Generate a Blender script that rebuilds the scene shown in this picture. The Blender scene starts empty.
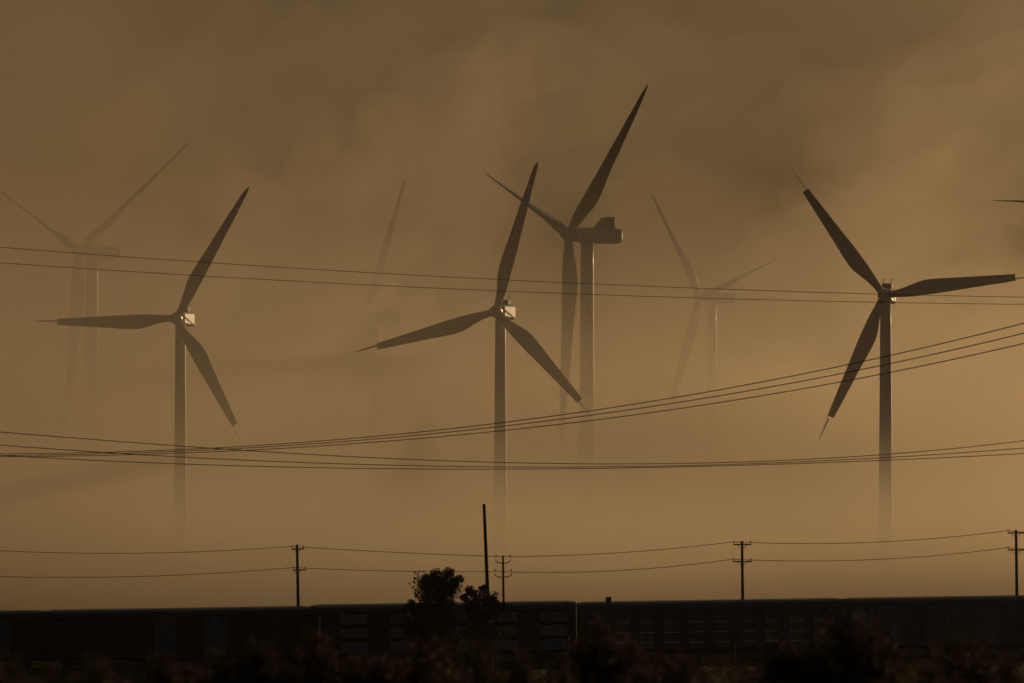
import bpy, bmesh, math, random
from mathutils import Vector, Matrix, noise

R = math.radians
scene = bpy.context.scene
COL = scene.collection
random.seed(7)

# ------------------------------------------------------------------ camera
F = 5689.0            # focal length in pixels (200 mm on a 36 mm sensor, 1024 px wide)
HZ = 660.0            # pixel row of the horizon
EYE = 1.7
cd = bpy.data.cameras.new('camera')
cam = bpy.data.objects.new('camera', cd)
COL.objects.link(cam)
cam.location = (0, 0, EYE)
cam.rotation_euler = (R(90), 0, 0)
cd.lens = 200.0
cd.sensor_width = 36.0
cd.sensor_fit = 'HORIZONTAL'
cd.shift_y = (HZ - 341.5) / 1024.0
cd.clip_start = 1.0
cd.clip_end = 60000.0
cd.dof.use_dof = True
cd.dof.focus_distance = 900.0
cd.dof.aperture_fstop = 2.8
scene.camera = cam


def P(px, py, Y):
    return Vector(((px - 512.0) / F * Y, Y, EYE + (HZ - py) / F * Y))


def smooth(a, b, x):
    t = max(0.0, min(1.0, (x - a) / (b - a)))
    return t * t * (3 - 2 * t)


GRADE = 0.0150


def track_z(X):
    return 1.55 + GRADE * max(-400, min(400, X))


def ground_z(X, Y):
    base = (0.55 + GRADE * max(-400, min(400, X))) * smooth(250, 545, Y)
    bump = 0.35 * noise.noise(Vector((X * 0.03, Y * 0.02, 3.1))) + 0.12 * noise.noise(Vector((X * 0.13, Y * 0.1, 8.1)))
    base += (track_z(X) + 1.15 - base) * smooth(594.5, 603, Y) * (1 - smooth(606, 622, Y))  # berm added behind the track so no bright dust shows under the wagons
    bump *= 1.0 - 0.85 * smooth(540, 560, Y) * (1 - smooth(600, 640, Y))
    return base + bump * smooth(5, 60, abs(Y))


# ------------------------------------------------------------------ materials
def mat(name, col, rough=0.7, metal=0.0, var=0.25, scale=1.2, spec=0.3, bump=0.0, streak=False):
    m = bpy.data.materials.new(name)
    m.use_nodes = True
    nt = m.node_tree
    b = nt.nodes['Principled BSDF']
    b.inputs['Roughness'].default_value = rough
    b.inputs['Metallic'].default_value = metal
    b.inputs['Specular IOR Level'].default_value = spec
    tc = nt.nodes.new('ShaderNodeTexCoord')
    src = tc.outputs['Object']
    if streak:
        mp = nt.nodes.new('ShaderNodeMapping')
        mp.inputs['Scale'].default_value = (1, 1, 0.12)
        nt.links.new(src, mp.inputs['Vector'])
        src = mp.outputs['Vector']
    n = nt.nodes.new('ShaderNodeTexNoise')
    n.inputs['Scale'].default_value = scale
    n.inputs['Detail'].default_value = 6
    n.inputs['Roughness'].default_value = 0.6
    nt.links.new(src, n.inputs['Vector'])
    r = nt.nodes.new('ShaderNodeValToRGB')
    r.color_ramp.elements[0].position = 0.3
    r.color_ramp.elements[1].position = 0.72
    r.color_ramp.elements[0].color = tuple(c * (1 - var) for c in col) + (1,)
    r.color_ramp.elements[1].color = tuple(min(1, c * (1 + var * 0.6)) for c in col) + (1,)
    nt.links.new(n.outputs['Fac'], r.inputs['Fac'])
    nt.links.new(r.outputs['Color'], b.inputs['Base Color'])
    if bump:
        bm_ = nt.nodes.new('ShaderNodeBump')
        bm_.inputs['Strength'].default_value = bump
        nt.links.new(n.outputs['Fac'], bm_.inputs['Height'])
        nt.links.new(bm_.outputs['Normal'], b.inputs['Normal'])
    return m


DUST = (0.90, 0.79, 0.655)


def volume_mat(name, density, col=DUST, g=0.8):
    m = bpy.data.materials.new(name)
    m.use_nodes = True
    nt = m.node_tree
    nt.nodes.clear()
    out = nt.nodes.new('ShaderNodeOutputMaterial')
    v = nt.nodes.new('ShaderNodeVolumePrincipled')
    v.inputs['Color'].default_value = (*col, 1)
    v.inputs['Density'].default_value = density
    v.inputs['Anisotropy'].default_value = g
    nt.links.new(v.outputs['Volume'], out.inputs['Volume'])
    return m


M = {
    'white': mat('turbine_paint', (0.50, 0.49, 0.46), 0.4, spec=0.5, var=0.12, scale=0.35, streak=True),
    'blade': mat('blade_paint', (0.40, 0.39, 0.37), 0.5, var=0.12, scale=0.5),
    'darkbox': mat('dark_cooler', (0.04, 0.038, 0.035), 0.6),
    'steel': mat('steel', (0.14, 0.13, 0.12), 0.5, 0.6),
    'wood': mat('pole_wood', (0.07, 0.045, 0.03), 0.85, scale=3, bump=0.3, streak=True),
    'insul': mat('insulator', (0.09, 0.07, 0.06), 0.3),
    'wire': mat('wire', (0.03, 0.028, 0.026), 0.5),
    'roof': mat('wagon_roof', (0.13, 0.165, 0.22), 0.55, 0.0, scale=0.8, streak=True),
    'rust': mat('wagon_rust', (0.05, 0.030, 0.022), 0.8, var=0.45, scale=0.9, streak=True),
    'rust2': mat('wagon_brown', (0.055, 0.036, 0.030), 0.8, var=0.4, scale=0.9, streak=True),
    'grey': mat('wagon_grey', (0.07, 0.078, 0.09), 0.75, var=0.35, scale=0.9, streak=True),
    'pale': mat('panel_galvanised', (0.33, 0.37, 0.42), 0.5, 0.0, var=0.3, scale=1.6, streak=True),
    'panelgrey': mat('panel_grey', (0.20, 0.225, 0.255), 0.5, 0.0, var=0.35, scale=1.6, streak=True),
    'paneldark': mat('panel_dark', (0.12, 0.135, 0.155), 0.6, 0.0, var=0.35, scale=1.6, streak=True),
    'under': mat('underframe', (0.02, 0.018, 0.016), 0.95, spec=0.03),
    'bark': mat('bark', (0.06, 0.045, 0.03), 0.9, scale=6),
    'leaf': mat('leaf', (0.035, 0.038, 0.018), 0.8, var=0.4, scale=0.7),
    'creosote': mat('shrub_leaf', (0.055, 0.044, 0.024), 0.85, var=0.45, scale=0.6),
    'brownshrub': mat('dry_shrub', (0.062, 0.042, 0.025), 0.85, var=0.45, scale=0.6),
    'stem': mat('shrub_stem', (0.07, 0.05, 0.035), 0.9),
    'straw': mat('straw', (0.15, 0.115, 0.07), 0.9, var=0.3),
    'ballast': mat('ballast', (0.06, 0.052, 0.044), 1.0, spec=0.03, var=0.5, scale=2.5, bump=0.6),
    'post': mat('post_paint', (0.45, 0.43, 0.38), 0.6),
    'brick': mat('hut', (0.05, 0.045, 0.04), 0.8),
}


def let_light_through(m, w, gain):
    nt = m.node_tree
    b = nt.nodes['Principled BSDF']
    src = b.inputs['Base Color'].links[0].from_socket
    t = nt.nodes.new('ShaderNodeBsdfTranslucent')
    hs = nt.nodes.new('ShaderNodeHueSaturation')
    hs.inputs['Value'].default_value = gain
    nt.links.new(src, hs.inputs['Color'])
    nt.links.new(hs.outputs['Color'], t.inputs['Color'])
    mx = nt.nodes.new('ShaderNodeMixShader')
    mx.inputs[0].default_value = w
    nt.links.new(b.outputs[0], mx.inputs[1])
    nt.links.new(t.outputs[0], mx.inputs[2])
    nt.links.new(mx.outputs[0], nt.nodes['Material Output'].inputs['Surface'])


for k_ in ('creosote', 'brownshrub', 'leaf'):
    let_light_through(M[k_], 0.35, 0.95)


def ground_material():
    m = bpy.data.materials.new('desert_ground')
    m.use_nodes = True
    nt = m.node_tree
    b = nt.nodes['Principled BSDF']
    b.inputs['Roughness'].default_value = 1.0
    b.inputs['Specular IOR Level'].default_value = 0.05
    tc = nt.nodes.new('ShaderNodeTexCoord')
    n1 = nt.nodes.new('ShaderNodeTexNoise')
    n1.inputs['Scale'].default_value = 0.06
    n1.inputs['Detail'].default_value = 8
    n2 = nt.nodes.new('ShaderNodeTexNoise')
    n2.inputs['Scale'].default_value = 1.1
    n2.inputs['Detail'].default_value = 8
    nt.links.new(tc.outputs['Object'], n1.inputs['Vector'])
    nt.links.new(tc.outputs['Object'], n2.inputs['Vector'])
    mx = nt.nodes.new('ShaderNodeMath')
    mx.operation = 'MULTIPLY'
    nt.links.new(n1.outputs['Fac'], mx.inputs[0])
    nt.links.new(n2.outputs['Fac'], mx.inputs[1])
    r = nt.nodes.new('ShaderNodeValToRGB')
    r.color_ramp.elements[0].position = 0.15
    r.color_ramp.elements[1].position = 0.42
    r.color_ramp.elements[0].color = (0.022, 0.017, 0.012, 1)
    r.color_ramp.elements[1].color = (0.055, 0.042, 0.030, 1)
    nt.links.new(mx.outputs[0], r.inputs['Fac'])
    nt.links.new(r.outputs['Color'], b.inputs['Base Color'])
    bp = nt.nodes.new('ShaderNodeBump')
    bp.inputs['Strength'].default_value = 0.6
    nt.links.new(n2.outputs['Fac'], bp.inputs['Height'])
    nt.links.new(bp.outputs['Normal'], b.inputs['Normal'])
    return m


# ------------------------------------------------------------------ mesh helpers
def link(name, me, m, parent=None, loc=None, smooth_=False):
    o = bpy.data.objects.new(name, me)
    if m is not None:
        me.materials.append(m)
    COL.objects.link(o)
    if parent is not None:
        o.parent = parent
    if loc is not None:
        o.location = loc
    if smooth_:
        for p in me.polygons:
            p.use_smooth = True
    return o


def from_bm(name, bm, m, parent=None, loc=None, smooth_=False, recalc=True):
    if recalc:
        bmesh.ops.recalc_face_normals(bm, faces=bm.faces)
    me = bpy.data.meshes.new(name)
    bm.to_mesh(me)
    bm.free()
    return link(name, me, m, parent, loc, smooth_)


def thing(name, label, cat, loc=(0, 0, 0), rz=0.0, group=None):
    o = bpy.data.objects.new(name, None)
    o.empty_display_size = 0.5
    COL.objects.link(o)
    o.location = loc
    o.rotation_euler = (0, 0, rz)
    return tag(o, label, cat, group)


def tag(o, label, cat, group=None):
    o['label'] = label
    o['category'] = cat
    if group:
        o['group'] = group
    return o


def box(bm, c, s, bevel=0.0):
    r = bmesh.ops.create_cube(bm, size=1.0)
    vs = r['verts']
    for v in vs:
        v.co = Vector((v.co.x * s[0] + c[0], v.co.y * s[1] + c[1], v.co.z * s[2] + c[2]))
    if bevel:
        es = list({e for v in vs for e in v.link_edges})
        bmesh.ops.bevel(bm, geom=es, offset=bevel, segments=2, affect='EDGES', profile=0.6)
    return vs


def tube(bm, pts, rad, seg=8, caps=True):
    """a tube through pts; rad a number or one per point"""
    pts = [Vector(p) for p in pts]
    rs = rad if isinstance(rad, (list, tuple)) else [rad] * len(pts)
    rings = []
    up = Vector((0, 0, 1))
    for i, p in enumerate(pts):
        d = (pts[min(i + 1, len(pts) - 1)] - pts[max(i - 1, 0)]).normalized()
        u = d.cross(up)
        if u.length < 1e-3:
            u = d.cross(Vector((0, 1, 0)))
        u.normalize()
        w = u.cross(d).normalized()
        rings.append([bm.verts.new(p + (u * math.cos(2 * math.pi * k / seg) + w * math.sin(2 * math.pi * k / seg)) * rs[i]) for k in range(seg)])
    for a, b in zip(rings, rings[1:]):
        for k in range(seg):
            bm.faces.new((a[k], a[(k + 1) % seg], b[(k + 1) % seg], b[k]))
    if caps:
        bm.faces.new(rings[0][::-1])
        bm.faces.new(rings[-1])
    return rings


def loft(bm, rings, caps=True):
    vr = [[bm.verts.new(p) for p in r] for r in rings]
    n = len(vr[0])
    for a, b in zip(vr, vr[1:]):
        for k in range(n):
            bm.faces.new((a[k], a[(k + 1) % n], b[(k + 1) % n], b[k]))
    if caps:
        bm.faces.new(vr[0][::-1])
        bm.faces.new(vr[-1])


# ------------------------------------------------------------------ wind turbines
def airfoil(c, t, circ, n=20):
    """closed section in x (chord, leading edge +x, trailing edge -x) and y (thickness); circ blends to a circle"""
    pts = []
    for k in range(n):
        a = 2 * math.pi * k / n
        x = math.cos(a)
        xc = 0.5 * (1 - x)                  # 0 leading edge, 1 trailing edge
        yt = 5 * t * (0.2969 * math.sqrt(xc) - 0.126 * xc - 0.3516 * xc ** 2 + 0.2843 * xc ** 3 - 0.1036 * xc ** 4)
        y = yt * (1 if math.sin(a) >= 0 else -1) * c
        fx = (0.32 - xc) * c
        cx, cy = math.cos(a) * 0.5 * c, math.sin(a) * 0.5 * c
        pts.append((fx * (1 - circ) + cx * circ, y * (1 - circ) + cy * circ))
    return pts


def blade_rings(table, z0, z1, n):
    rings = []
    rs = [r[0] for r in table]
    for i in range(n + 1):
        z = z0 + (z1 - z0) * i / n
        k = max(q for q in range(len(rs) - 1) if rs[q] <= z + 1e-6)
        h = rs[k + 1] - rs[k]
        t = (z - rs[k]) / h
        vals = []
        for q in range(1, 6):
            a, b = table[k][q], table[k + 1][q]
            ma = (b - table[k - 1][q]) / (rs[k + 1] - rs[k - 1]) if k > 0 else (b - a) / h
            mb = (table[k + 2][q] - a) / (rs[k + 2] - rs[k]) if k + 2 < len(rs) else (b - a) / h
            v = (2 * t ** 3 - 3 * t ** 2 + 1) * a + (t ** 3 - 2 * t ** 2 + t) * h * ma + (3 * t ** 2 - 2 * t ** 3) * b + (t ** 3 - t ** 2) * h * mb
            vals.append(v)
        c, th, ci, tw, pb = vals
        ci = max(0.0, min(1.0, ci))
        th = max(0.12, th)
        s, co = math.sin(R(tw)), math.cos(R(tw))
        rings.append([Vector((x * co - y * s, x * s + y * co + pb, z)) for x, y in airfoil(c, th, ci)])
    return rings


# r, chord, thickness ratio, circle blend, twist, prebend
SMALL = [(0.6, 1.15, 1.0, 1.0, 0, 0), (2.0, 1.15, 1.0, 1.0, 0, 0), (6.4, 2.35, 0.26, 0.0, -9, 0), (12.0, 1.85, 0.2, 0.0, -4, 0),
         (20.1, 1.02, 0.16, 0.0, 0, 0), (23.2, 0.62, 0.13, 0.0, 0, 0), (24.0, 0.18, 0.13, 0.0, 0, 0)]
BIG = [(1.0, 2.3, 1.0, 1.0, 0, 0), (3.0, 2.3, 1.0, 1.0, 0, 0), (12.0, 4.5, 0.28, 0.0, -10, 0), (24.0, 3.5, 0.22, 0.0, -5, 0),
       (40.0, 2.35, 0.18, 0.0, -1, 0), (53.0, 1.05, 0.15, 0.0, 0, 0), (56.0, 0.2, 0.15, 0.0, 0, 0)]


def mesh_of(name, bm, m, smooth_=True):
    bmesh.ops.recalc_face_normals(bm, faces=bm.faces)
    me = bpy.data.meshes.new(name)
    bm.to_mesh(me)
    bm.free()
    me.materials.append(m)
    if smooth_:
        for p in me.polygons:
            p.use_smooth = True
    return me


bm = bmesh.new(); loft(bm, blade_rings(SMALL, 0.6, 20.05, 30)); ME_SBLADE = mesh_of('small_blade', bm, M['blade'])
bm = bmesh.new()
loft(bm, blade_rings(SMALL, 20.1, 24.0, 10))
tube(bm, [(0, 0, 19.7), (0, 0, 20.5)], 0.05, 6)
ME_STIP = mesh_of('small_blade_tip', bm, M['blade'])
bm = bmesh.new(); loft(bm, blade_rings(BIG, 1.0, 56.0, 44)); ME_BBLADE = mesh_of('big_blade', bm, M['blade'])


def add_part(name, me, parent, mtx=None):
    o = bpy.data.objects.new(name, me)
    COL.objects.link(o)
    o.parent = parent
    if mtx is not None:
        o.matrix_local = mtx
    return o


def lathe_y(bm, prof, seg=24):
    """revolve (y, radius) about the y axis"""
    rings = [[Vector((r * math.cos(2 * math.pi * k / seg), y, r * math.sin(2 * math.pi * k / seg))) for k in range(seg)] for y, r in prof]
    loft(bm, rings)


def small_turbine(tower_px, hub_py, Y, theta, yaw, flat_tips, label):
    hub = P(tower_px, hub_py, Y)
    gz = ground_z(hub.x, Y) - 0.3
    H = hub.z - gz
    t = thing('wind_turbine', label, 'wind turbine', (hub.x, Y, gz), R(-yaw), 'lattice of smaller wind turbines nearest the railway'.replace('lattice of ', ''))
    # tower
    bm = bmesh.new()
    n = 12
    tube(bm, [(0, 0, H * i / n - (1.0 if i == n else 0)) for i in range(n + 1)], [1.22 - 0.42 * i / n for i in range(n + 1)], 40)
    tw = from_bm('tower', bm, M['blade'], t, smooth_=True)
    for fz in (H * 0.34, H * 0.67):
        bm = bmesh.new()
        rr = 1.22 - 0.42 * fz / H
        tube(bm, [(0, 0, fz - 0.08), (0, 0, fz + 0.08)], rr + 0.03, 40)
        from_bm('flange', bm, M['blade'], tw, smooth_=False)
    # nacelle: an eight sided tapering housing
    def sec(y, w, h, zc, ch):
        return [Vector((x * w, y, zc + z * h)) for x, z in ((-1, -1 + ch), (-1 + ch, -1), (1 - ch, -1), (1, -1 + ch), (1, 1 - ch), (1 - ch, 1), (-1 + ch, 1), (-1, 1 - ch))]
    bm = bmesh.new()
    loft(bm, [sec(-1.2, 0.75, 0.8, 0.1, 0.4), sec(-0.7, 1.0, 1.02, 0.1, 0.3), sec(3.9, 1.08, 1.12, 0.15, 0.22), sec(4.7, 0.85, 0.8, 0.3, 0.3)])
    na = from_bm('nacelle', bm, M['white'], t, (0, 0, H))
    for s in (-1, 1):
        bm = bmesh.new()
        loft(bm, [[Vector((s * (1.02 + 0.012 * y + e), y, z)) for e, z in ((0, zc - 0.13), (0.06, zc - 0.13), (0.06, zc + 0.13), (0, zc + 0.13))] for y, zc in ((-0.6, 0.25), (3.8, -0.75))])
        from_bm('side_stripe', bm, M['darkbox'], na)
    bm = bmesh.new()
    box(bm, (0, 2.2, 1.27 + 0.38), (1.5, 1.5, 0.72), 0.06)
    from_bm('cooler', bm, M['darkbox'], na)
    for x in (-0.62, 0.55):
        bm = bmesh.new()
        tube(bm, [(x, 2.6, 2.0), (x, 2.6, 2.75)], 0.05, 6)
        tube(bm, [(x - 0.2, 2.6, 2.68), (x + 0.2, 2.6, 2.68)], 0.04, 6)
        from_bm('wind_vane', bm, M['steel'], na)
    # hub and blades
    tilt = Matrix.Rotation(R(-4), 4, 'X')
    hubm = Matrix.Translation((0, -2.1, H)) @ tilt
    bm = bmesh.new()
    lathe_y(bm, [(-1.25, 0.12), (-1.1, 0.5), (-0.7, 0.82), (0.0, 0.95), (0.7, 0.9), (1.1, 0.7)])
    h = from_bm('hub', bm, M['white'], t, smooth_=True)
    h.matrix_local = hubm
    for k in range(3):
        a = theta + 120 * k
        b = add_part('blade', ME_SBLADE, t, hubm @ Matrix.Rotation(R(90 - a), 4, 'Y') @ Matrix.Rotation(R(1), 4, 'X'))
        add_part('blade_tip', ME_STIP, b, Matrix.Rotation(R(0 if k in flat_tips else -86), 4, 'Z'))
    return t


def big_turbine(tower_px, hub_py, Y, theta, yaw, pitch, label, scale=1.0, cooler=False):
    hub = P(tower_px, hub_py, Y)
    gz = ground_z(hub.x, Y) - 0.3
    H = (hub.z - gz) / scale
    t = thing('wind_turbine', label, 'wind turbine', (hub.x, Y, gz), R(-yaw), 'tall wind turbines farther back in the dust')
    t.scale = (scale,) * 3
    bm = bmesh.new()
    n = 14
    tube(bm, [(0, 0, H * i / n - (1.8 if i == n else 0)) for i in range(n + 1)], [2.25 - 0.55 * i / n for i in range(n + 1)], 48)
    tw = from_bm('tower', bm, M['white'], t, smooth_=True)
    for q in (0.25, 0.5, 0.75):
        bm = bmesh.new()
        rr = 2.25 - 0.55 * q
        tube(bm, [(0, 0, H * q - 0.12), (0, 0, H * q + 0.12)], rr + 0.04, 48)
        from_bm('flange', bm, M['white'], tw)
    # nacelle
    def sec(y, w, zb, zt, ch):
        return [Vector((x, y, z)) for x, z in ((-w, zb + ch), (-w + ch, zb), (w - ch, zb), (w, zb + ch), (w, zt - ch), (w - ch, zt), (-w + ch, zt), (-w, zt - ch))]
    bm = bmesh.new()
    loft(bm, [sec(-3.4, 1.5, -1.5, 1.6, 0.6), sec(-2.4, 1.85, -1.85, 1.9, 0.4), sec(8.2, 1.95, -1.95, 2.0, 0.4), sec(9.3, 1.85, -1.6, 1.8, 0.5), sec(9.6, 1.5, -1.1, 1.4, 0.5)])
    na = from_bm('nacelle', bm, M['white'], t, (0, 0, H))
    if cooler:
        bm = bmesh.new()
        loft(bm, [[Vector((x, 2.6, 2.0)), Vector((x, 7.2, 2.0)), Vector((x, 7.2, 4.9)), Vector((x, 5.0, 4.9))] for x in (-1.75, 1.75)])
        from_bm('cooler', bm, M['blade'], na)
    for x in ((-1.2, 1.2) if cooler else ()):
        bm = bmesh.new()
        tube(bm, [(x, 6.8, 4.8), (x, 6.8, 6.1)], 0.05, 6)
        from_bm('wind_vane', bm, M['steel'], na)
    tilt = Matrix.Rotation(R(-5), 4, 'X')
    hubm = Matrix.Translation((0, -5.2, H + 0.2)) @ tilt
    bm = bmesh.new()
    lathe_y(bm, [(-2.6, 0.15), (-2.4, 0.7), (-1.8, 1.35), (-0.8, 1.85), (0.4, 2.0), (1.7, 1.8)])
    h = from_bm('hub', bm, M['white'], t, smooth_=True)
    h.matrix_local = hubm
    for k in range(3):
        a = theta + 120 * k
        add_part('blade', ME_BBLADE, t, hubm @ Matrix.Rotation(R(90 - a), 4, 'Y') @ Matrix.Rotation(R(2.0), 4, 'X') @ Matrix.Rotation(R(-pitch), 4, 'Z'))
    return t


small_turbine(180.4, 319.2, 913, 60.3, 15, (0,), 'pale wind turbine with one blade level to the left, leftmost of the clear ones')
small_turbine(500.4, 312.2, 884, 74.4, 19, (0,), 'clear wind turbine in the middle with a blade almost straight up above the leaning pole')
small_turbine(885.6, 296.0, 860, 6.3, 11, (), 'clear wind turbine with needle thin blade tips and one blade level to the right')
big_turbine(587, 235.4, 1490, 39.0, 64.7, 82, 'tall side-on wind turbine with long boxy nacelle and dark raised blade', cooler=True)
big_turbine(92, 252, 1640, 31.3, 44, 70, 'faint ghostly wind turbine almost lost in dust, behind the one with a level blade')
big_turbine(711.8, 297.6, 2140, 11.6, 59, 82, 'faint ghostly wind turbine in dust left of the needle tipped one')
big_turbine(376, 318, 2330, 62, 59, 82, 'faintest wind turbine, only one blade and a lit tower edge showing through dust', 1.12)
big_turbine(1129, 206, 1500, 175, 62, 82, 'wind turbine cut off by the frame so only a thin level blade tip shows')

# ------------------------------------------------------------------ ground, railway
def build_ground():
    bm = bmesh.new()
    xs = [-7000, -3000, -1200, -600, -400, -250] + [-180 + 6 * i for i in range(61)] + [250, 400, 600, 1200, 3000, 7000]
    ys = [-400, -100, 0, 30, 60, 90] + [110 + 9 * i for i in range(48)] + [542 + 3 * i for i in range(32)] + [645, 660, 690, 740, 800, 900, 1100, 1400, 1800, 2500, 4000, 6000, 9500]
    vs = [[bm.verts.new((x, y, ground_z(x, y))) for x in xs] for y in ys]
    for j in range(len(ys) - 1):
        for i in range(len(xs) - 1):
            bm.faces.new((vs[j][i], vs[j][i + 1], vs[j + 1][i + 1], vs[j + 1][i]))
    o = from_bm('ground', bm, ground_material(), smooth_=True, recalc=False)
    o['kind'] = 'structure'


build_ground()
TY = 588.0
bm = bmesh.new()
xs = [-260 + 10 * i for i in range(53)]
loft(bm, [[Vector((x, TY + dy, track_z(x) + dz)) for dy, dz in ((-5.2, -2.6), (-2.4, -0.42), (2.4, -0.42), (5.2, -2.6))] for x in xs])
o = from_bm('railway_embankment', bm, M['ballast'])
o['kind'] = 'structure'
bm = bmesh.new()
for s in (-0.72, 0.72):
    loft(bm, [[Vector((x, TY + s + a, track_z(x) + z)) for a, z in ((-0.06, -0.18), (0.06, -0.18), (0.04, 0.0), (-0.04, 0.0))] for x in (-260, 0, 260)])
n = 0
x = -200.0
while x < 200:
    box(bm, (x, TY, track_z(x) - 0.31), (0.24, 2.6, 0.24))
    x += 0.62
o = from_bm('railway_track', bm, M['under'])
o['kind'] = 'structure'

# ------------------------------------------------------------------ freight wagons (enclosed car carriers)
LEN = 27.40
PITCH = 27.42


def wagon(x0, style, label, hscale=1.0):
    xc = x0 + PITCH / 2
    slope = math.atan(GRADE)
    t = thing('freight_wagon', label, 'freight wagon', (xc, TY, track_z(xc)), 0.0, 'enclosed car carrier wagons of one freight train')
    t.rotation_euler = (0, -slope, 0)
    L, W = LEN, 3.0
    zb, zt = 1.05, 5.25 * hscale
    body = {'brown': M['rust'], 'blue': M['grey'], 'grey': M['paneldark'], 'dark': M['rust2']}[style]
    hx = L / 2
    # underframe sill
    bm = bmesh.new()
    box(bm, (0, 0, 0.92), (L - 0.3, 2.7, 0.3), 0.03)
    box(bm, (0, 0, 0.66), (10.5, 1.1, 0.36), 0.05)
    box(bm, (-2.6, -1.0, 0.62), (1.6, 0.5, 0.4), 0.05)
    und = from_bm('underframe', bm, M['under'], t)
    slit = style == 'blue'
    npan = 5 if style == 'brown' else 10
    bay = (L - 1.6) / npan
    pw = 0.96 if slit else 0.22
    # posts and rails of each long side
    for s in (-1, 1):
        bm = bmesh.new()
        y = s * (W / 2 - 0.09)
        for i in range(npan + 1):
            x = -hx + 0.8 + bay * i
            box(bm, (x, y, (zb + zt) / 2), (pw, 0.16, zt - zb - 0.2))
        box(bm, (-hx + 0.31, y, (zb + zt) / 2), (0.58, 0.14, zt - zb - 0.2))
        box(bm, (hx - 0.31, y, (zb + zt) / 2), (0.58, 0.14, zt - zb - 0.2))
        box(bm, (0, y, zb + 0.05), (L - 0.1, 0.15, 0.1))
        box(bm, (0, y, zt - 0.05), (L - 0.1, 0.15, 0.1))
        from_bm('side_frame', bm, body, t)
    for q in (0, 1, 2):
        bm = bmesh.new()
        box(bm, (0, 0, zb + 0.02 + (zt - zb) * q / 3.0), (L - 0.5, W - 0.4, 0.09))
        from_bm('deck', bm, M['under'], t)
    if not slit:  # added dark sheet that stops the bright background showing through the sides
        bm = bmesh.new()
        box(bm, (0, 0, (zb + zt) / 2), (L - 0.6, 0.1, zt - zb - 0.05))
        from_bm('light_blocker', bm, M['under'], t)
    rnd = random.Random(int(x0 * 10))
    # side panels: corrugated sheets bay by bay
    rows = [zb + 0.1, 1.75, 2.77, 3.80, zt - 0.1] if slit else [zb + 0.1 + (zt - zb - 0.2) * r / 3 for r in range(4)]
    g = 0.03 if slit else 0.012
    for i in range(npan):
        xa, xb = -hx + 0.8 + bay * i + pw / 2 + 0.003, -hx + 0.8 + bay * (i + 1) - pw / 2 - 0.003
        xm = xa + (xb - xa) * 0.42
        pm = {'brown': M['rust'], 'blue': M['paneldark'], 'grey': M['panelgrey'] if rnd.random() < 0.8 else M['paneldark'], 'dark': M['rust2'] if rnd.random() < 0.72 else M['panelgrey']}[style]
        for s in (-1, 1):
            bm = bmesh.new()
            y = s * (W / 2 - 0.10)
            pa, pb = xa, (xm if style == 'brown' else xb)
            for za, zc in zip(rows, rows[1:]):
                z0, z1 = za + (g / 2 if za > rows[0] else -0.04), zc - (g / 2 if zc < rows[-1] else -0.04)
                nz = 8
                prof = [Vector((0, (0.035 if k % 2 else 0.0) * s, z0 + (z1 - z0) * k / nz)) for k in range(nz + 1)]
                fa = [bm.verts.new((pa, y + p.y, p.z)) for p in prof]
                fb = [bm.verts.new((pb, y + p.y, p.z)) for p in prof]
                ba = [bm.verts.new((pa, y - 0.05 * s, p.z)) for p in prof]
                bb = [bm.verts.new((pb, y - 0.05 * s, p.z)) for p in prof]
                for k in range(nz):
                    bm.faces.new((fa[k], fb[k], fb[k + 1], fa[k + 1]))
                    bm.faces.new((ba[k], ba[k + 1], bb[k + 1], bb[k]))
                    bm.faces.new((fa[k], fa[k + 1], ba[k + 1], ba[k]))
                    bm.faces.new((fb[k], bb[k], bb[k + 1], fb[k + 1]))
                bm.faces.new((fa[0], ba[0], bb[0], fb[0]))
                bm.faces.new((fa[-1], fb[-1], bb[-1], ba[-1]))
            from_bm('side_panel', bm, pm, t)
            if style == 'brown':
                # the galvanised louvre sheet that fills the rest of the bay
                bm = bmesh.new()
                for r in range(3):
                    z0 = zb + (zt - zb) * (r / 3.0) + 0.16
                    z1 = zb + (zt - zb) * ((r + 1) / 3.0) - 0.2
                    k = 0
                    while z0 + 0.17 * k + 0.15 < z1:
                        z = z0 + 0.17 * k + 0.08
                        box(bm, ((xm + 0.02 + xb) / 2, y, z), (xb - xm - 0.04, 0.06, 0.145))
                        k += 1
                from_bm('louvre_panel', bm, M['pale'], t)
    # roof: shallow arch with a fascia
    bm = bmesh.new()
    prof = [(-W / 2, zt - 0.03), (-W / 2 - 0.03, zt + 0.30), (-W / 2 + 0.12, zt + 0.50), (-0.8, zt + 0.68), (0, zt + 0.74), (0.8, zt + 0.68), (W / 2 - 0.12, zt + 0.50), (W / 2 + 0.03, zt + 0.30), (W / 2, zt - 0.03)]
    loft(bm, [[Vector((x, y, z)) for y, z in prof] for x in (-hx + 0.02, hx - 0.02)])
    rf = from_bm('roof', bm, M['roof'], t)
    bm = bmesh.new()
    for i in range(14):
        x = -hx + 1 + (L - 2) * i / 13
        loft(bm, [[Vector((xx, y, z + 0.035)) for y, z in prof[2:7]] + [Vector((xx, y, z - 0.02)) for y, z in reversed(prof[2:7])] for xx in (x - 0.06, x + 0.06)])
    box(bm, (0, 0, zt + 0.79), (L - 1.2, 0.5, 0.05))
    from_bm('roof_rib', bm, M['roof'], rf)
    # end doors
    for s in (-1, 1):
        bm = bmesh.new()
        for k in range(8):
            y = -W / 2 + 0.2 + (W - 0.4) * (k + 0.5) / 8
            box(bm, (s * (hx - 0.1), y, (zb + zt) / 2), (0.08 if k % 2 else 0.14, (W - 0.4) / 8 - 0.004, zt - zb - 0.1))
        from_bm('end_door', bm, body, t)
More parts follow.
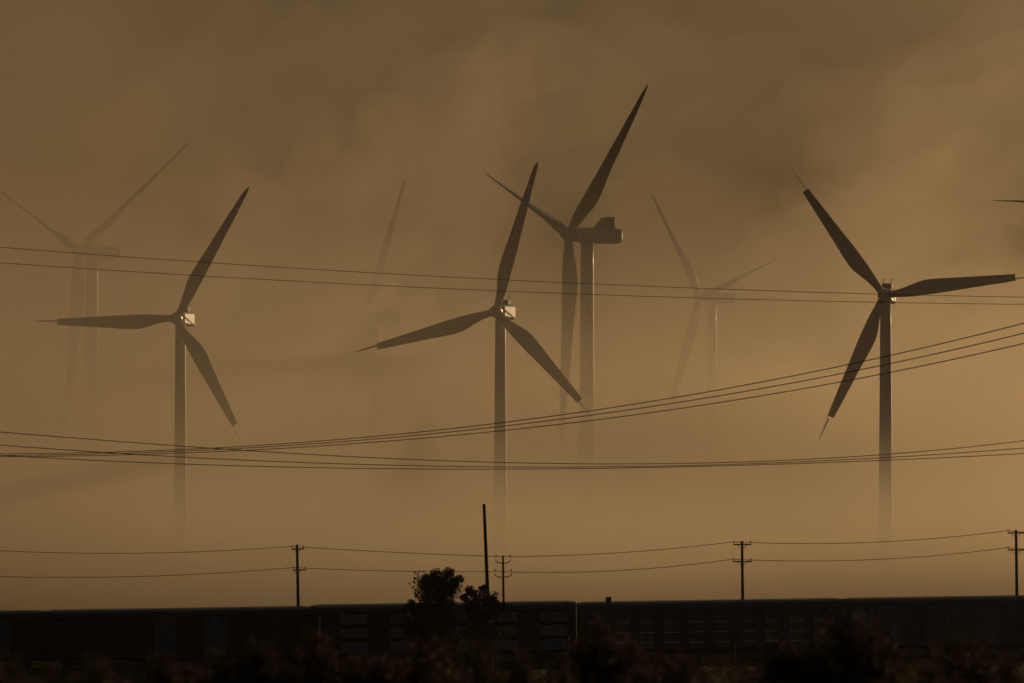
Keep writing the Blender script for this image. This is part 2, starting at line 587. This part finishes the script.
    # ladder at each end, near side
    for s in (-1, 1):
        bm = bmesh.new()
        for yy in (-0.0,):
            xx = s * (hx - 0.5)
            for dx in (-0.2, 0.2):
                tube(bm, [(xx + dx, -W / 2 - 0.07, zb + 0.1), (xx + dx, -W / 2 - 0.07, zt - 0.1)], 0.025, 6)
            for k in range(9):
                z = zb + 0.3 + k * 0.42
                tube(bm, [(xx - 0.2, -W / 2 - 0.07, z), (xx + 0.2, -W / 2 - 0.07, z)], 0.02, 6)
        from_bm('ladder', bm, M['steel'], t)
    # bogies with wheels
    for s in (-1, 1):
        bx = s * (hx - 2.9)
        bm = bmesh.new()
        for yy in (-1.0, 1.0):
            loft(bm, [[Vector((bx + a, yy + e, z)) for a, z in ((-1.25, 0.62), (-1.2, 0.4), (-0.55, 0.28), (0.55, 0.28), (1.2, 0.4), (1.25, 0.62), (0.5, 0.72), (-0.5, 0.72))] for e in (-0.09, 0.09)])
        box(bm, (bx, 0, 0.56), (0.5, 2.3, 0.28), 0.04)
        bg = from_bm('bogie', bm, M['under'], t)
        for dx in (-0.9, 0.9):
            bm = bmesh.new()
            for yy in (-0.76, 0.76):
                sg = 24
                rings = [[Vector((bx + dx + rr * math.cos(2 * math.pi * k / sg), yy + e, 0.46 + rr * math.sin(2 * math.pi * k / sg))) for k in range(sg)] for e, rr in ((-0.07, 0.42), (-0.06, 0.46), (0.06, 0.46), (0.07, 0.42))]
                loft(bm, rings)
            tube(bm, [(bx + dx, -0.9, 0.46), (bx + dx, 0.9, 0.46)], 0.08, 10)
            from_bm('wheelset', bm, M['under'], bg)
        bm = bmesh.new()
        box(bm, (s * (hx + 0.1), 0, 0.85), (0.5, 0.26, 0.28), 0.05)
        from_bm('coupler', bm, M['under'], t)
    return t


XJ = (577 - 512) / F * TY     # the joint between wagons seen at pixel 577
styles = [(-4, 'dark', 'end wagon'), (-3, 'dark', ''), (-2, 'dark', ''), (-1, 'brown', ''), (0, 'blue', ''), (1, 'grey', ''), (2, 'grey', '')]
wl = {
    -3: ('dark', 'dark brown freight wagon at the left end of the visible train'),
    -2: ('dark', 'dark brown freight wagon with a few grey panels, below the leftmost crossarm pole'),
    -1: ('brown', 'rust brown freight wagon with pale louvred panels, behind the two trees'),
    0: ('blue', 'grey freight wagon with rows of thin light slits and a small box on its roof'),
    1: ('grey', 'dark grey freight wagon with louvred sides at the right end of the train'),
}
for k, (st, lb) in wl.items():
    w = wagon(XJ + k * PITCH, st, lb, 1.025 if k == -1 else 1.0)
    if k == 0:
        bm = bmesh.new()
        xx = (609.5 - 577) / F * TY - PITCH / 2
        box(bm, (xx, 0, 6.12), (0.55, 0.9, 0.75), 0.05)
        box(bm, (xx + 0.05, 0, 6.46), (0.4, 0.6, 0.1))
        from_bm('roof_hatch', bm, M['under'], w)

# ------------------------------------------------------------------ poles and wires
def pole(name, px, top_py, Y, label, arms, lean=0.0, group='crossarm power poles behind the train', rad=0.20, curved=False):
    lean = -lean
    top = P(px, top_py, Y)
    gz = ground_z(top.x, Y) - 0.3
    H = top.z - gz
    bx = top.x + lean * H
    t = thing(name, label, 'power pole' if arms else 'pole', (bx, Y, gz), R(random.uniform(-6, 6)), group)
    bm = bmesh.new()
    n = 8
    tube(bm, [(-lean * H * i / n, 0, H * i / n) for i in range(n + 1)], [rad * (1 - 0.35 * i / n) for i in range(n + 1)], 12)
    from_bm('shaft', bm, M['wood'], t, smooth_=False)
    for (apy, x0, x1) in arms:
        az = P(px, apy, Y).z - gz
        xs = -lean * az
        a0, a1 = (x0 - px) / F * Y + xs, (x1 - px) / F * Y + xs
        bm = bmesh.new()
        if curved:
            pts = []
            for i in range(13):
                u = -1 + 2 * i / 12
                pts.append((xs + (a1 - a0) / 2 * math.copysign(1 - (1 - abs(u)) ** 1.6, u), -0.2, az + 0.75 * max(0, abs(u) - 0.35) ** 1.6))
            tube(bm, pts, 0.05, 8)
        else:
            box(bm, ((a0 + a1) / 2, -0.2, az), (a1 - a0, 0.12, 0.14), 0.01)
            for s in (-1, 1):
                tube(bm, [(xs, -0.2, az - 0.55), (xs + s * (a1 - a0) * 0.27, -0.26, az - 0.05)], 0.03, 6)
        arm = from_bm('crossarm', bm, M['wood'], t)
        for u in ((a0 + 0.06), (a1 - 0.06)):
            zz = az + (0.55 if curved else 0.06)
            bm = bmesh.new()
            tube(bm, [(u, -0.2, zz), (u, -0.2, zz + 0.14), (u, -0.2, zz + 0.16), (u, -0.2, zz + 0.22), (u, -0.2, zz + 0.24), (u, -0.2, zz + 0.32)], [0.03, 0.03, 0.075, 0.075, 0.06, 0.05], 8)
            from_bm('insulator', bm, M['insul'], arm)
    return t


PY = 612.0
pole('power_pole', 297, 544.5, PY, 'dark wooden pole with two short crossarms, leftmost of the crossarm poles', [(549, 291.5, 304), (570, 292.5, 305.5)], lean=-0.02)
pole('power_pole', 503, 555.5, PY - 2, 'slender pole with upturned arms, beside the small tree and leaning pole', [(563, 495.5, 510.5), (577, 494.5, 511.5)], lean=-0.012, rad=0.16, curved=True)
pole('power_pole', 742, 541, PY, 'wooden pole with two crossarms above the wagon with light slits', [(544.5, 733, 751), (561.5, 732.5, 751.5)], lean=-0.012)
pole('power_pole', 1016, 530, PY - 12, 'wooden pole with two crossarms at the right end of the train', [(533, 1007.5, 1026), (550, 1007.5, 1026)], lean=-0.014)
t = pole('bare_pole', 484, 504, 482, 'tall bare wooden pole leaning beside the small tree, no crossarms', [], lean=-0.042, group='bare pole', rad=0.19)


def spline(pts, n):
    """Catmull-Rom through (px, py, Y) control points"""
    out = []
    ext = [tuple(2 * a - b for a, b in zip(pts[0], pts[1]))] + list(pts) + [tuple(2 * a - b for a, b in zip(pts[-1], pts[-2]))]
    for i in range(1, len(ext) - 2):
        p0, p1, p2, p3 = ext[i - 1:i + 3]
        for k in range(n):
            t = k / n
            out.append(tuple(0.5 * (2 * b + (c - a) * t + (2 * a - 5 * b + 4 * c - d) * t * t + (3 * b - a - 3 * c + d) * t ** 3) for a, b, c, d in zip(p0, p1, p2, p3)))
    out.append(tuple(pts[-1]))
    return out


def catenary(pts, Yfun, deg=3):
    """least squares polynomial py(px) through the read-off points, sampled well past the frame on both sides"""
    m = deg + 1
    xs = [(p[0] - 512) / 512 for p in pts]
    A = [[sum(x ** (i + j) for x in xs) for j in range(m)] for i in range(m)]
    b = [sum(p[1] * x ** i for p, x in zip(pts, xs)) for i in range(m)]
    for i in range(m):
        for j in range(i + 1, m):
            f = A[j][i] / A[i][i]
            A[j] = [u - f * v for u, v in zip(A[j], A[i])]
            b[j] -= f * b[i]
    c = [0] * m
    for i in reversed(range(m)):
        c[i] = (b[i] - sum(A[i][j] * c[j] for j in range(i + 1, m))) / A[i][i]
    out = []
    for k in range(61):
        px = -160 + (1344) * k / 60
        x = (px - 512) / 512
        out.append(P(px, sum(c[i] * x ** i for i in range(m)), Yfun(px)))
    return out


def wire(pts, rad, label, group):
    bm = bmesh.new()
    tube(bm, pts, rad, 6)
    o = from_bm('power_line', bm, M['wire'])
    return tag(o, label, 'power line', group)


up = 'pair of thin lines across the upper half'
wire(catenary([(0, 247.5), (256, 265), (430, 276), (600, 284.5), (768, 291), (1024, 297)], lambda x: 560 + x * 0.02, 2), 0.030, 'thin high power line crossing all turbines, upper of the topmost pair', up)
wire(catenary([(0, 263), (256, 278.5), (430, 287.5), (600, 295), (768, 300.5), (1024, 304)], lambda x: 566 + x * 0.02, 2), 0.030, 'thin high power line crossing all turbines, lower of the topmost pair', up)
ris = 'three lines that rise to the right'
Yr = lambda x: 430 - 0.13 * x
wire(catenary([(0, 454), (256, 444.5), (340, 439.5), (490, 425), (640, 404), (830, 367), (1024, 323.6)], Yr), 0.027, 'power line rising to the right, topmost of the steep three', ris)
wire(catenary([(0, 455.5), (256, 447), (340, 441.5), (490, 428.5), (640, 408.5), (830, 375), (1024, 333.5)], lambda x: Yr(x) + 3), 0.027, 'power line rising to the right, middle of the steep three', ris)
wire(catenary([(0, 457), (256, 449), (340, 444.5), (490, 433), (640, 414.3), (830, 383), (1024, 343.7)], lambda x: Yr(x) + 6), 0.027, 'power line rising to the right, lowest of the steep three', ris)
sag = 'three lines that sag across the middle'
Ys = lambda x: 380 + 0.02 * x
wire(catenary([(0, 432), (256, 451), (340, 456), (640, 464.3), (760, 461.6), (870, 454.8), (1024, 441)], Ys), 0.028, 'sagging power line across the middle, highest of the three at the left edge', sag)
wire(catenary([(0, 445), (256, 461), (340, 463.5), (640, 466.3), (760, 463.5), (870, 458.5), (1024, 448)], lambda x: Ys(x) + 3), 0.028, 'sagging power line across the middle, between its two neighbours', sag)
wire(catenary([(0, 455.3), (256, 466), (340, 468.5), (640, 467.3), (760, 465), (870, 461), (1024, 453.5)], lambda x: Ys(x) + 6), 0.028, 'sagging power line across the middle, lowest of the three', sag)
pl = 'lines strung between the crossarm poles'
def strung(segs):
    out = []
    for s in segs:
        (x0, y0), (xm, ym), (x1, y1) = s
        for k in range(14):
            u = k / 13
            # quadratic through the three read-off points
            tm = (xm - x0) / (x1 - x0)
            a = ((ym - y0) / tm - (y1 - y0)) / (tm - 1)
            bq = (y1 - y0) - a
            out.append((x0 + (x1 - x0) * u, y0 + bq * u + a * u * u))
    return out
upper = strung([((-130, 541), (60, 552.8), (291.5, 546.5)), ((291.8, 546.4), (420, 553.5), (497, 556.5)), ((497.3, 556.5), (640, 551.3), (733, 541.8)), ((733.3, 541.8), (845, 543.2), (1007, 530.8)), ((1007.5, 530.8), (1080, 534), (1180, 529))])
lower = strung([((-130, 570), (75, 577.5), (293, 567.6)), ((293.3, 567.6), (420, 571.5), (496, 571.6)), ((496.3, 571.5), (640, 569.2), (733, 559.2)), ((733.3, 559.2), (820, 561), (1007, 547.8)), ((1007.5, 547.8), (1080, 551), (1180, 546))])
wire([P(x, y, PY - 0.3) for x, y in upper], 0.034, 'power line strung along the pole tops, upper one behind the train', pl)
wire([P(x, y, PY - 0.3) for x, y in lower], 0.034, 'power line strung along the lower crossarms behind the train', pl)

# small trackside posts
for i, (px, py, h, lb) in enumerate([(319.5, 618, 1.1, 'thin pale post by the track left of the trees'), (569, 636, 1.6, 'thin pale post by the track beside the joint of the pale panelled wagon'), (735.5, 643, 1.2, 'thin pale post by the track below the wagon slits')]):
    Yp = 560 + 4 * i
    c = P(px, py, Yp)
    gz = ground_z(c.x, Yp)
    t = thing('marker_post', lb, 'post', (c.x, Yp, gz - 0.1), 0, 'posts along the track')
    bm = bmesh.new(); tube(bm, [(0, 0, 0), (0, 0, c.z - gz + 0.1)], 0.045, 8); from_bm('shaft', bm, M['post'], t)
    bm = bmesh.new(); box(bm, (0, -0.06, c.z - gz - 0.1), (0.16, 0.03, 0.3), 0.005); from_bm('marker_plate', bm, M['post'], t)

# ------------------------------------------------------------------ trees, shrubs
def leaf_cloud(bm, centres, n, size, rnd):
    for _ in range(n):
        c, r = rnd.choice(centres)
        while True:
            d = Vector((rnd.uniform(-1, 1), rnd.uniform(-1, 1), rnd.uniform(-1, 1)))
            if d.length <= 1:
                break
        d = d * (d.length ** 0.35) * 1.12
        p = Vector(c) + Vector((d.x * r, d.y * r, d.z * r * 0.8))
        s = size * rnd.uniform(0.5, 1.4)
        a = Vector((rnd.uniform(-1, 1), rnd.uniform(-1, 1), rnd.uniform(-1, 1))).normalized()
        b = a.cross(Vector((rnd.uniform(-1, 1), rnd.uniform(-1, 1), rnd.uniform(-1, 1)))).normalized()
        vs = [bm.verts.new(p + a * s), bm.verts.new(p + b * s * 0.45), bm.verts.new(p - a * s), bm.verts.new(p - b * s * 0.45)]
        bm.faces.new(vs)


def tree(px, base_Y, top_py, width_px, label, seed, lobes, leaves=20000, fill=40):
    rnd = random.Random(seed)
    c = P(px, top_py, base_Y)
    gz = ground_z(c.x, base_Y) - 0.15
    H = c.z - gz
    Wd = width_px / F * base_Y
    t = thing('tree', label, 'tree', (c.x, base_Y, gz), 0, 'pair of small trees in front of the train')
    bm = bmesh.new()
    cs = []
    tube(bm, [(0, 0, 0), (0.06, 0.02, H * 0.2), (-0.05, 0, H * 0.42), (0.02, 0, H * 0.6)], [0.26, 0.19, 0.15, 0.09], 10)
    for (lx, lz, lr) in lobes:
        q = Vector((lx * Wd / 2, rnd.uniform(-0.5, 0.5) * Wd / 2, lz * H))
        st = Vector((0, 0, H * (0.18 + 0.25 * rnd.random())))
        mid = (st + q) / 2 + Vector((rnd.uniform(-.2, .2), rnd.uniform(-.2, .2), -0.2))
        tube(bm, [st, mid, q], [0.11, 0.07, 0.03], 7)
        cs.append((q, lr * Wd / 2 * 1.25)); cs.append((q, lr * Wd / 2 * 1.1))
        for _ in range(5):
            e = q + Vector((rnd.uniform(-1, 1), rnd.uniform(-1, 1), rnd.uniform(-0.5, 1))) * lr * Wd / 2
            tube(bm, [mid, (mid + e) / 2 + Vector((0, 0, 0.1)), e], [0.05, 0.03, 0.012], 5)
            cs.append((e, lr * Wd / 2 * 0.5))
    for _ in range(fill):
        a, q = rnd.uniform(0, 6.28), math.sqrt(rnd.random()) * 0.8
        zz = rnd.uniform(0.25, 0.93)
        k = math.sqrt(max(0.1, 1 - ((zz - 0.58) / 0.40) ** 2))
        cs.append((Vector((math.cos(a) * q * k * Wd / 2, math.sin(a) * q * k * Wd / 2, zz * H)), rnd.uniform(0.22, 0.42) * Wd / 2))
    from_bm('trunk', bm, M['bark'], t)
    bm = bmesh.new()
    leaf_cloud(bm, cs, leaves, 0.12, rnd)
    from_bm('crown', bm, M['leaf'], t, recalc=False)
    return t


tree(434, 455, 571.5, 56, 'dark rounded tree, taller of the two before the train', 3,
     [(-0.35, 0.90, 0.42), (0.2, 0.90, 0.42), (0.62, 0.84, 0.34), (-0.62, 0.62, 0.38), (0.0, 0.66, 0.5), (0.55, 0.6, 0.4), (-0.7, 0.4, 0.35), (-0.1, 0.4, 0.5), (0.5, 0.36, 0.45), (-0.75, 0.5, 0.25)])
tree(482, 462, 586.5, 40, 'small ragged dark tree at the foot of the leaning pole', 9,
     [(-0.25, 0.90, 0.4), (0.4, 0.86, 0.36), (-0.55, 0.8, 0.3), (0.72, 0.70, 0.34), (0.0, 0.66, 0.55), (-0.6, 0.5, 0.5), (0.6, 0.45, 0.5), (0.0, 0.35, 0.6), (0.95, 0.78, 0.16), (-0.9, 0.88, 0.16), (0.1, 0.98, 0.18)], 8500, 14)


def shrub_meshes(seed, mat_leaf):
    rnd = random.Random(seed)
    sb, lb = bmesh.new(), bmesh.new()
    cs = []
    for _ in range(26):
        a = rnd.uniform(0, 2 * math.pi)
        rr = rnd.uniform(0.15, 1.0)
        hz = math.sqrt(max(0.05, 1 - 0.8 * rr * rr)) * rnd.uniform(0.75, 1.05)
        e = Vector((math.cos(a) * rr, math.sin(a) * rr, hz))
        m1 = Vector((e.x * 0.35, e.y * 0.35, hz * 0.55))
        tube(sb, [(e.x * 0.06, e.y * 0.06, 0), m1, e], [0.022, 0.014, 0.005], 5)
        cs.append((e, 0.27)); cs.append(((e + m1) / 2, 0.3)); cs.append((e * 0.75, 0.25))
        for _k in range(3):
            f = e + Vector((rnd.uniform(-.2, .2), rnd.uniform(-.2, .2), rnd.uniform(-0.05, .2)))
            tube(sb, [m1, (m1 + f) / 2, f], [0.010, 0.007, 0.003], 4)
            cs.append((f, 0.15))
    leaf_cloud(lb, cs, 9000, 0.030, rnd)
    sm = bpy.data.meshes.new('shrub_stem'); bmesh.ops.recalc_face_normals(sb, faces=sb.faces); sb.to_mesh(sm); sb.free(); sm.materials.append(M['stem'])
    lm = bpy.data.meshes.new('shrub_foliage'); lb.to_mesh(lm); lb.free(); lm.materials.append(mat_leaf)
    return sm, lm


KINDS = [shrub_meshes(1, M['creosote']), shrub_meshes(2, M['brownshrub']), shrub_meshes(3, M['creosote']), shrub_meshes(4, M['brownshrub'])]
# px, top row, width px, distance, kind, label
SHRUBS = [
    (14, 655, 70, 95, 0, 'low rounded dark shrub in the bottom left corner'),
    (100, 664, 100, 84, 2, 'low dark shrub between the corner shrub and the pale dry grass'),
    (178, 652, 80, 105, 1, 'dark shrub below the few grey panels of the dark wagon'),
    (262, 648, 100, 98, 2, 'dark shrub with pale dry stems below the leftmost crossarm pole'),
    (335, 636, 120, 100, 1, 'brownish shrub left of the taller tree, in front of the pale panels'),
    (408, 640, 95, 108, 3, 'brown shrub at the foot of the taller tree'),
    (462, 642, 80, 112, 0, 'dark shrub between the feet of the two trees'),
    (528, 657, 95, 92, 2, 'low black shrub below the pole with upturned arms'),
    (594, 622, 90, 104, 1, 'tall brown shrub below the small roof box, before the wagon joint'),
    (655, 652, 85, 96, 3, 'low reddish brown shrub below the first light slits'),
    (732, 660, 110, 86, 0, 'low black shrub below the crossarm pole over the slit wagon'),
    (828, 619, 136, 98, 2, 'broad rounded olive brown shrub under the needle tipped turbine'),
    (910, 664, 100, 82, 1, 'low black shrub right of the broad rounded one'),
    (985, 638, 120, 94, 3, 'wide dark shrub at the frame edge before the grey wagon'),
]
for px, py, wpx, Y, k, lb in SHRUBS:
    Y *= 0.62
    c = P(px, py, Y)
    gz = ground_z(c.x, Y) - 0.1
    w = wpx / F * Y / 2 * 1.6
    h = (c.z - gz) / 1.2
    t = thing('desert_shrub', lb, 'shrub', (c.x, Y, gz), random.uniform(0, 6.28), 'desert shrubs in the foreground')
    for nm, me in (('stems', KINDS[k][0]), ('foliage', KINDS[k][1])):
        o = bpy.data.objects.new(nm, me)
        COL.objects.link(o)
        o.parent = t
        o.scale = (w, w, max(h, 0.5))

# dry grass and low scrub on the ground, uncountable
rnd = random.Random(21)
bm = bmesh.new()
for _ in range(900):
    Y = rnd.uniform(190, 540)
    X = (rnd.uniform(-0.10, -0.035) if rnd.random() < 0.8 else rnd.uniform(-0.11, 0.11)) * Y
    gz = ground_z(X, Y)
    for _k in range(rnd.randint(5, 11)):
        a = rnd.uniform(0, 6.28)
        l = rnd.uniform(0.2, 0.75)
        w = rnd.uniform(0.008, 0.02)
        q = Vector((X + rnd.uniform(-.25, .25), Y + rnd.uniform(-.25, .25), gz - 0.03))
        tip = q + Vector((math.cos(a) * l * 0.55, math.sin(a) * l * 0.55, l))
        s = Vector((-math.sin(a), math.cos(a), 0)) * w
        mid = q.lerp(tip, 0.55) + Vector((0, 0, l * 0.12))
        v = [bm.verts.new(q - s), bm.verts.new(q + s), bm.verts.new(mid + s * .8), bm.verts.new(tip), bm.verts.new(mid - s * .8)]
        bm.faces.new(v)
o = from_bm('dry_grass', bm, M['straw'], recalc=False)
o['kind'] = 'stuff'

# low scrub that covers the ground between the shrubs
rnd = random.Random(33)
bm = bmesh.new()
for _ in range(1500):
    Y = 150 + 392 * rnd.random() ** 0.55
    X = rnd.uniform(-0.115, 0.115) * Y
    gz = ground_z(X, Y)
    r = rnd.uniform(0.35, 1.15)
    hh = r * rnd.uniform(0.5, 0.9) * (0.6 + 0.4 * smooth(200, 330, Y))
    for _k in range(34):
        a, q, e = rnd.uniform(0, 6.28), math.sqrt(rnd.random()) * r, rnd.random()
        p = Vector((X + math.cos(a) * q, Y + math.sin(a) * q, gz + hh * e * (1 - (q / r) ** 2 * 0.8)))
        sz = rnd.uniform(0.05, 0.16)
        u = Vector((rnd.uniform(-1, 1), rnd.uniform(-1, 1), rnd.uniform(-0.3, 1))).normalized()
        v = u.cross(Vector((rnd.uniform(-1, 1), rnd.uniform(-1, 1), rnd.uniform(-1, 1)))).normalized()
        bm.faces.new([bm.verts.new(p + u * sz), bm.verts.new(p + v * sz * 0.35), bm.verts.new(p - u * sz), bm.verts.new(p - v * sz * 0.35)])
o = from_bm('low_scrub', bm, M['creosote'], recalc=False)
o['kind'] = 'stuff'

# ------------------------------------------------------------------ haze and blowing dust
def haze_box(x0, x1, y0, y1, z0, z1, dens):
    bm = bmesh.new()
    box(bm, ((x0 + x1) / 2, (y0 + y1) / 2, (z0 + z1) / 2), (x1 - x0, y1 - y0, z1 - z0))
    o = from_bm('haze', bm, volume_mat('haze', dens))
    o['kind'] = 'stuff'


def dust(x0, x1, ym, depth, h, dens, power, seed, nx=48, nz=14, lump=0.25, hl=0.25, wl=90.0, lean=0.0, z0=-6.0, skew=0.0):
    """a bank of blowing dust, one closed shape: long in x, its depth thinning upwards so that its top fades into the air"""
    bm = bmesh.new()
    cols = []
    for i in range(nx + 1):
        x = x0 + (x1 - x0) * i / nx
        e = min(1.0, (x - x0) / (0.22 * (x1 - x0)), (x1 - x) / (0.22 * (x1 - x0)))
        e = 0.02 + 0.98 * smooth(0, 1, e)
        hh = h * (1 + hl * noise.noise(Vector((x / wl, seed * 3.7, 0.0))) + 0.4 * hl * noise.noise(Vector((x / wl * 2.7, seed * 3.7, 5.0))))
        fr, bk = [], []
        for j in range(nz + 1):
            u = j / nz
            z = hh * u
            D = depth * e * max(0.25, min(2.3, 1 + skew * x)) * (1 - u) ** power + 0.4
            n1 = noise.noise(Vector((x / wl, z / wl * 1.6, seed * 5.1)))
            n2 = noise.noise(Vector((x / wl, z / wl * 1.6, seed * 5.1 + 9)))
            yc = ym + lean * z
            zz = z if j else z0
            fr.append(bm.verts.new((x, yc - D / 2 * (1 + lump * n1), zz)))
            bk.append(bm.verts.new((x, yc + D / 2 * (1 + lump * n2), zz)))
        cols.append((fr, bk))
    for (f0, b0), (f1, b1) in zip(cols, cols[1:]):
        for j in range(nz):
            bm.faces.new((f0[j], f1[j], f1[j + 1], f0[j + 1]))
            bm.faces.new((b0[j], b0[j + 1], b1[j + 1], b1[j]))
        bm.faces.new((f0[-1], f1[-1], b1[-1], b0[-1]))
        bm.faces.new((f0[0], b0[0], b1[0], f1[0]))
    for f, b in (cols[0], cols[-1]):
        for j in range(nz):
            bm.faces.new((f[j], f[j + 1], b[j + 1], b[j]))
    o = from_bm('dust_cloud', bm, volume_mat('dust', dens))
    o['kind'] = 'stuff'
    return o


haze_box(-7600, 7600, -600, 9900, -12, 420, 1.6e-5)
dust(-420, 420, 745, 230, 36, 0.0350, 2.4, 11, wl=60, lump=0.2, hl=0.15)               # low bank in front of the near turbines
dust(-420, 420, 655, 60, 75, 0.0098, 1.5, 6, wl=60, skew=-0.02)    # thin veil before it, thicker to the left
dust(-600, 600, 1175, 480, 97, 0.0200, 3.0, 2, wl=120, hl=0.1)             # behind the near turbines
dust(-430, -36, 1545, 90, 190, 0.0135, 0.6, 5, wl=90)               # the cloud that hides the left ghost
dust(-1100, 1100, 1850, 420, 158, 0.0032, 0.9, 3, wl=75, lump=0.6, hl=0.35, nx=120, nz=22)           # round the ghostly turbines
dust(450, 3100, 4550, 900, 800, 0.0026, 1.0, 8, wl=400, hl=0.12)      # unseen tall plume, added off-frame to the right to shade the dust in view
dust(-2600, 2600, 3300, 1500, 180, 0.0024, 1.0, 4, wl=330)          # far wall

def plume(px, py, Y, rx, ry, rz, tau, seed):
    """a drifting puff of dust: one lumpy closed body whose rim thins out to nothing"""
    bm = bmesh.new()
    bmesh.ops.create_icosphere(bm, subdivisions=5, radius=1.0)
    c = P(px, py, Y)
    for v in bm.verts:
        d = v.co.normalized()
        n = noise.noise(d * 1.3 + Vector((seed * 7.3, 0, 0))) * 0.55 + noise.noise(d * 3.1 + Vector((0, seed * 4.1, 0))) * 0.28 + noise.noise(d * 6.5 + Vector((0, 0, seed * 2.7))) * 0.12
        k = 1.0 + n
        v.co = Vector((c.x + d.x * k * rx + 0.35 * d.z * rx, Y + d.y * k * ry, max(1.0, c.z + d.z * k * rz)))
    o = from_bm('dust_cloud', bm, volume_mat('dust', tau / (2 * ry)), smooth_=True)
    o['kind'] = 'stuff'


for args in [
    (290, 290, 1600, 34, 60, 40, 0.45, 1), (235, 430, 1300, 40, 60, 20, 0.35, 2), (440, 180, 1660, 26, 40, 34, 0.2, 3),
    (700, 425, 1240, 30, 50, 14, 0.35, 4), (372, 345, 1640, 20, 40, 16, 0.6, 16), (880, 250, 1700, 40, 60, 36, 0.32, 5), (930, 380, 1400, 40, 60, 28, 0.55, 6),
    (760, 430, 1250, 36, 50, 16, 0.40, 7), (480, 380, 1640, 30, 50, 22, 0.35, 8), (100, 330, 1450, 30, 50, 26, 0.30, 9),
    (950, 150, 1800, 50, 60, 40, 0.25, 10), (560, 120, 1900, 60, 60, 40, 0.18, 12), (350, 90, 2000, 70, 60, 46, 0.20, 13),
    (880, 480, 615 + 500, 26, 40, 12, 0.35, 14), (620, 470, 1100, 30, 40, 12, 0.30, 15),
]:
    plume(*args)

# ------------------------------------------------------------------ light
SUN_AZ, SUN_EL = R(30.5), R(8.8)
s = Vector((math.sin(SUN_AZ) * math.cos(SUN_EL), math.cos(SUN_AZ) * math.cos(SUN_EL), math.sin(SUN_EL)))
ld = bpy.data.lights.new('sun', 'SUN')
ld.energy = 5.0
ld.angle = R(0.5)
ld.color = (1.0, 0.70, 0.36)
so = bpy.data.objects.new('sun', ld)
COL.objects.link(so)
so.rotation_euler = s.to_track_quat('Z', 'Y').to_euler()
so.location = (300, 300, 200)

w = bpy.data.worlds.new('World')
scene.world = w
w.use_nodes = True
nt = w.node_tree
bg = nt.nodes['Background']
sky = nt.nodes.new('ShaderNodeTexSky')
sky.sky_type = 'NISHITA'
sky.sun_disc = False
sky.sun_elevation = SUN_EL
sky.sun_rotation = SUN_AZ
sky.air_density = 1.0
sky.dust_density = 10.0
sky.ozone_density = 1.0
tint = nt.nodes.new('ShaderNodeMix')
tint.data_type = 'RGBA'
tint.blend_type = 'MULTIPLY'
tint.inputs['Factor'].default_value = 1.0
tint.inputs['B'].default_value = (1.0, 0.89, 0.79, 1)
tint.inputs[7].default_value = (1.0, 0.89, 0.79, 1)
nt.links.new(sky.outputs['Color'], tint.inputs[6])
nt.links.new(tint.outputs[2], bg.inputs['Color'])
bg.inputs['Strength'].default_value = 0.05

scene.view_settings.view_transform = 'Standard'
scene.view_settings.look = 'None'
scene.view_settings.exposure = -1.47
scene.view_settings.gamma = 1.0
scene.cycles.use_denoising = True
scene.cycles.volume_bounces = 1
scene.cycles.max_bounces = 8
scene.cycles.transparent_max_bounces = 48
scene.cycles.volume_step_rate = 1.0
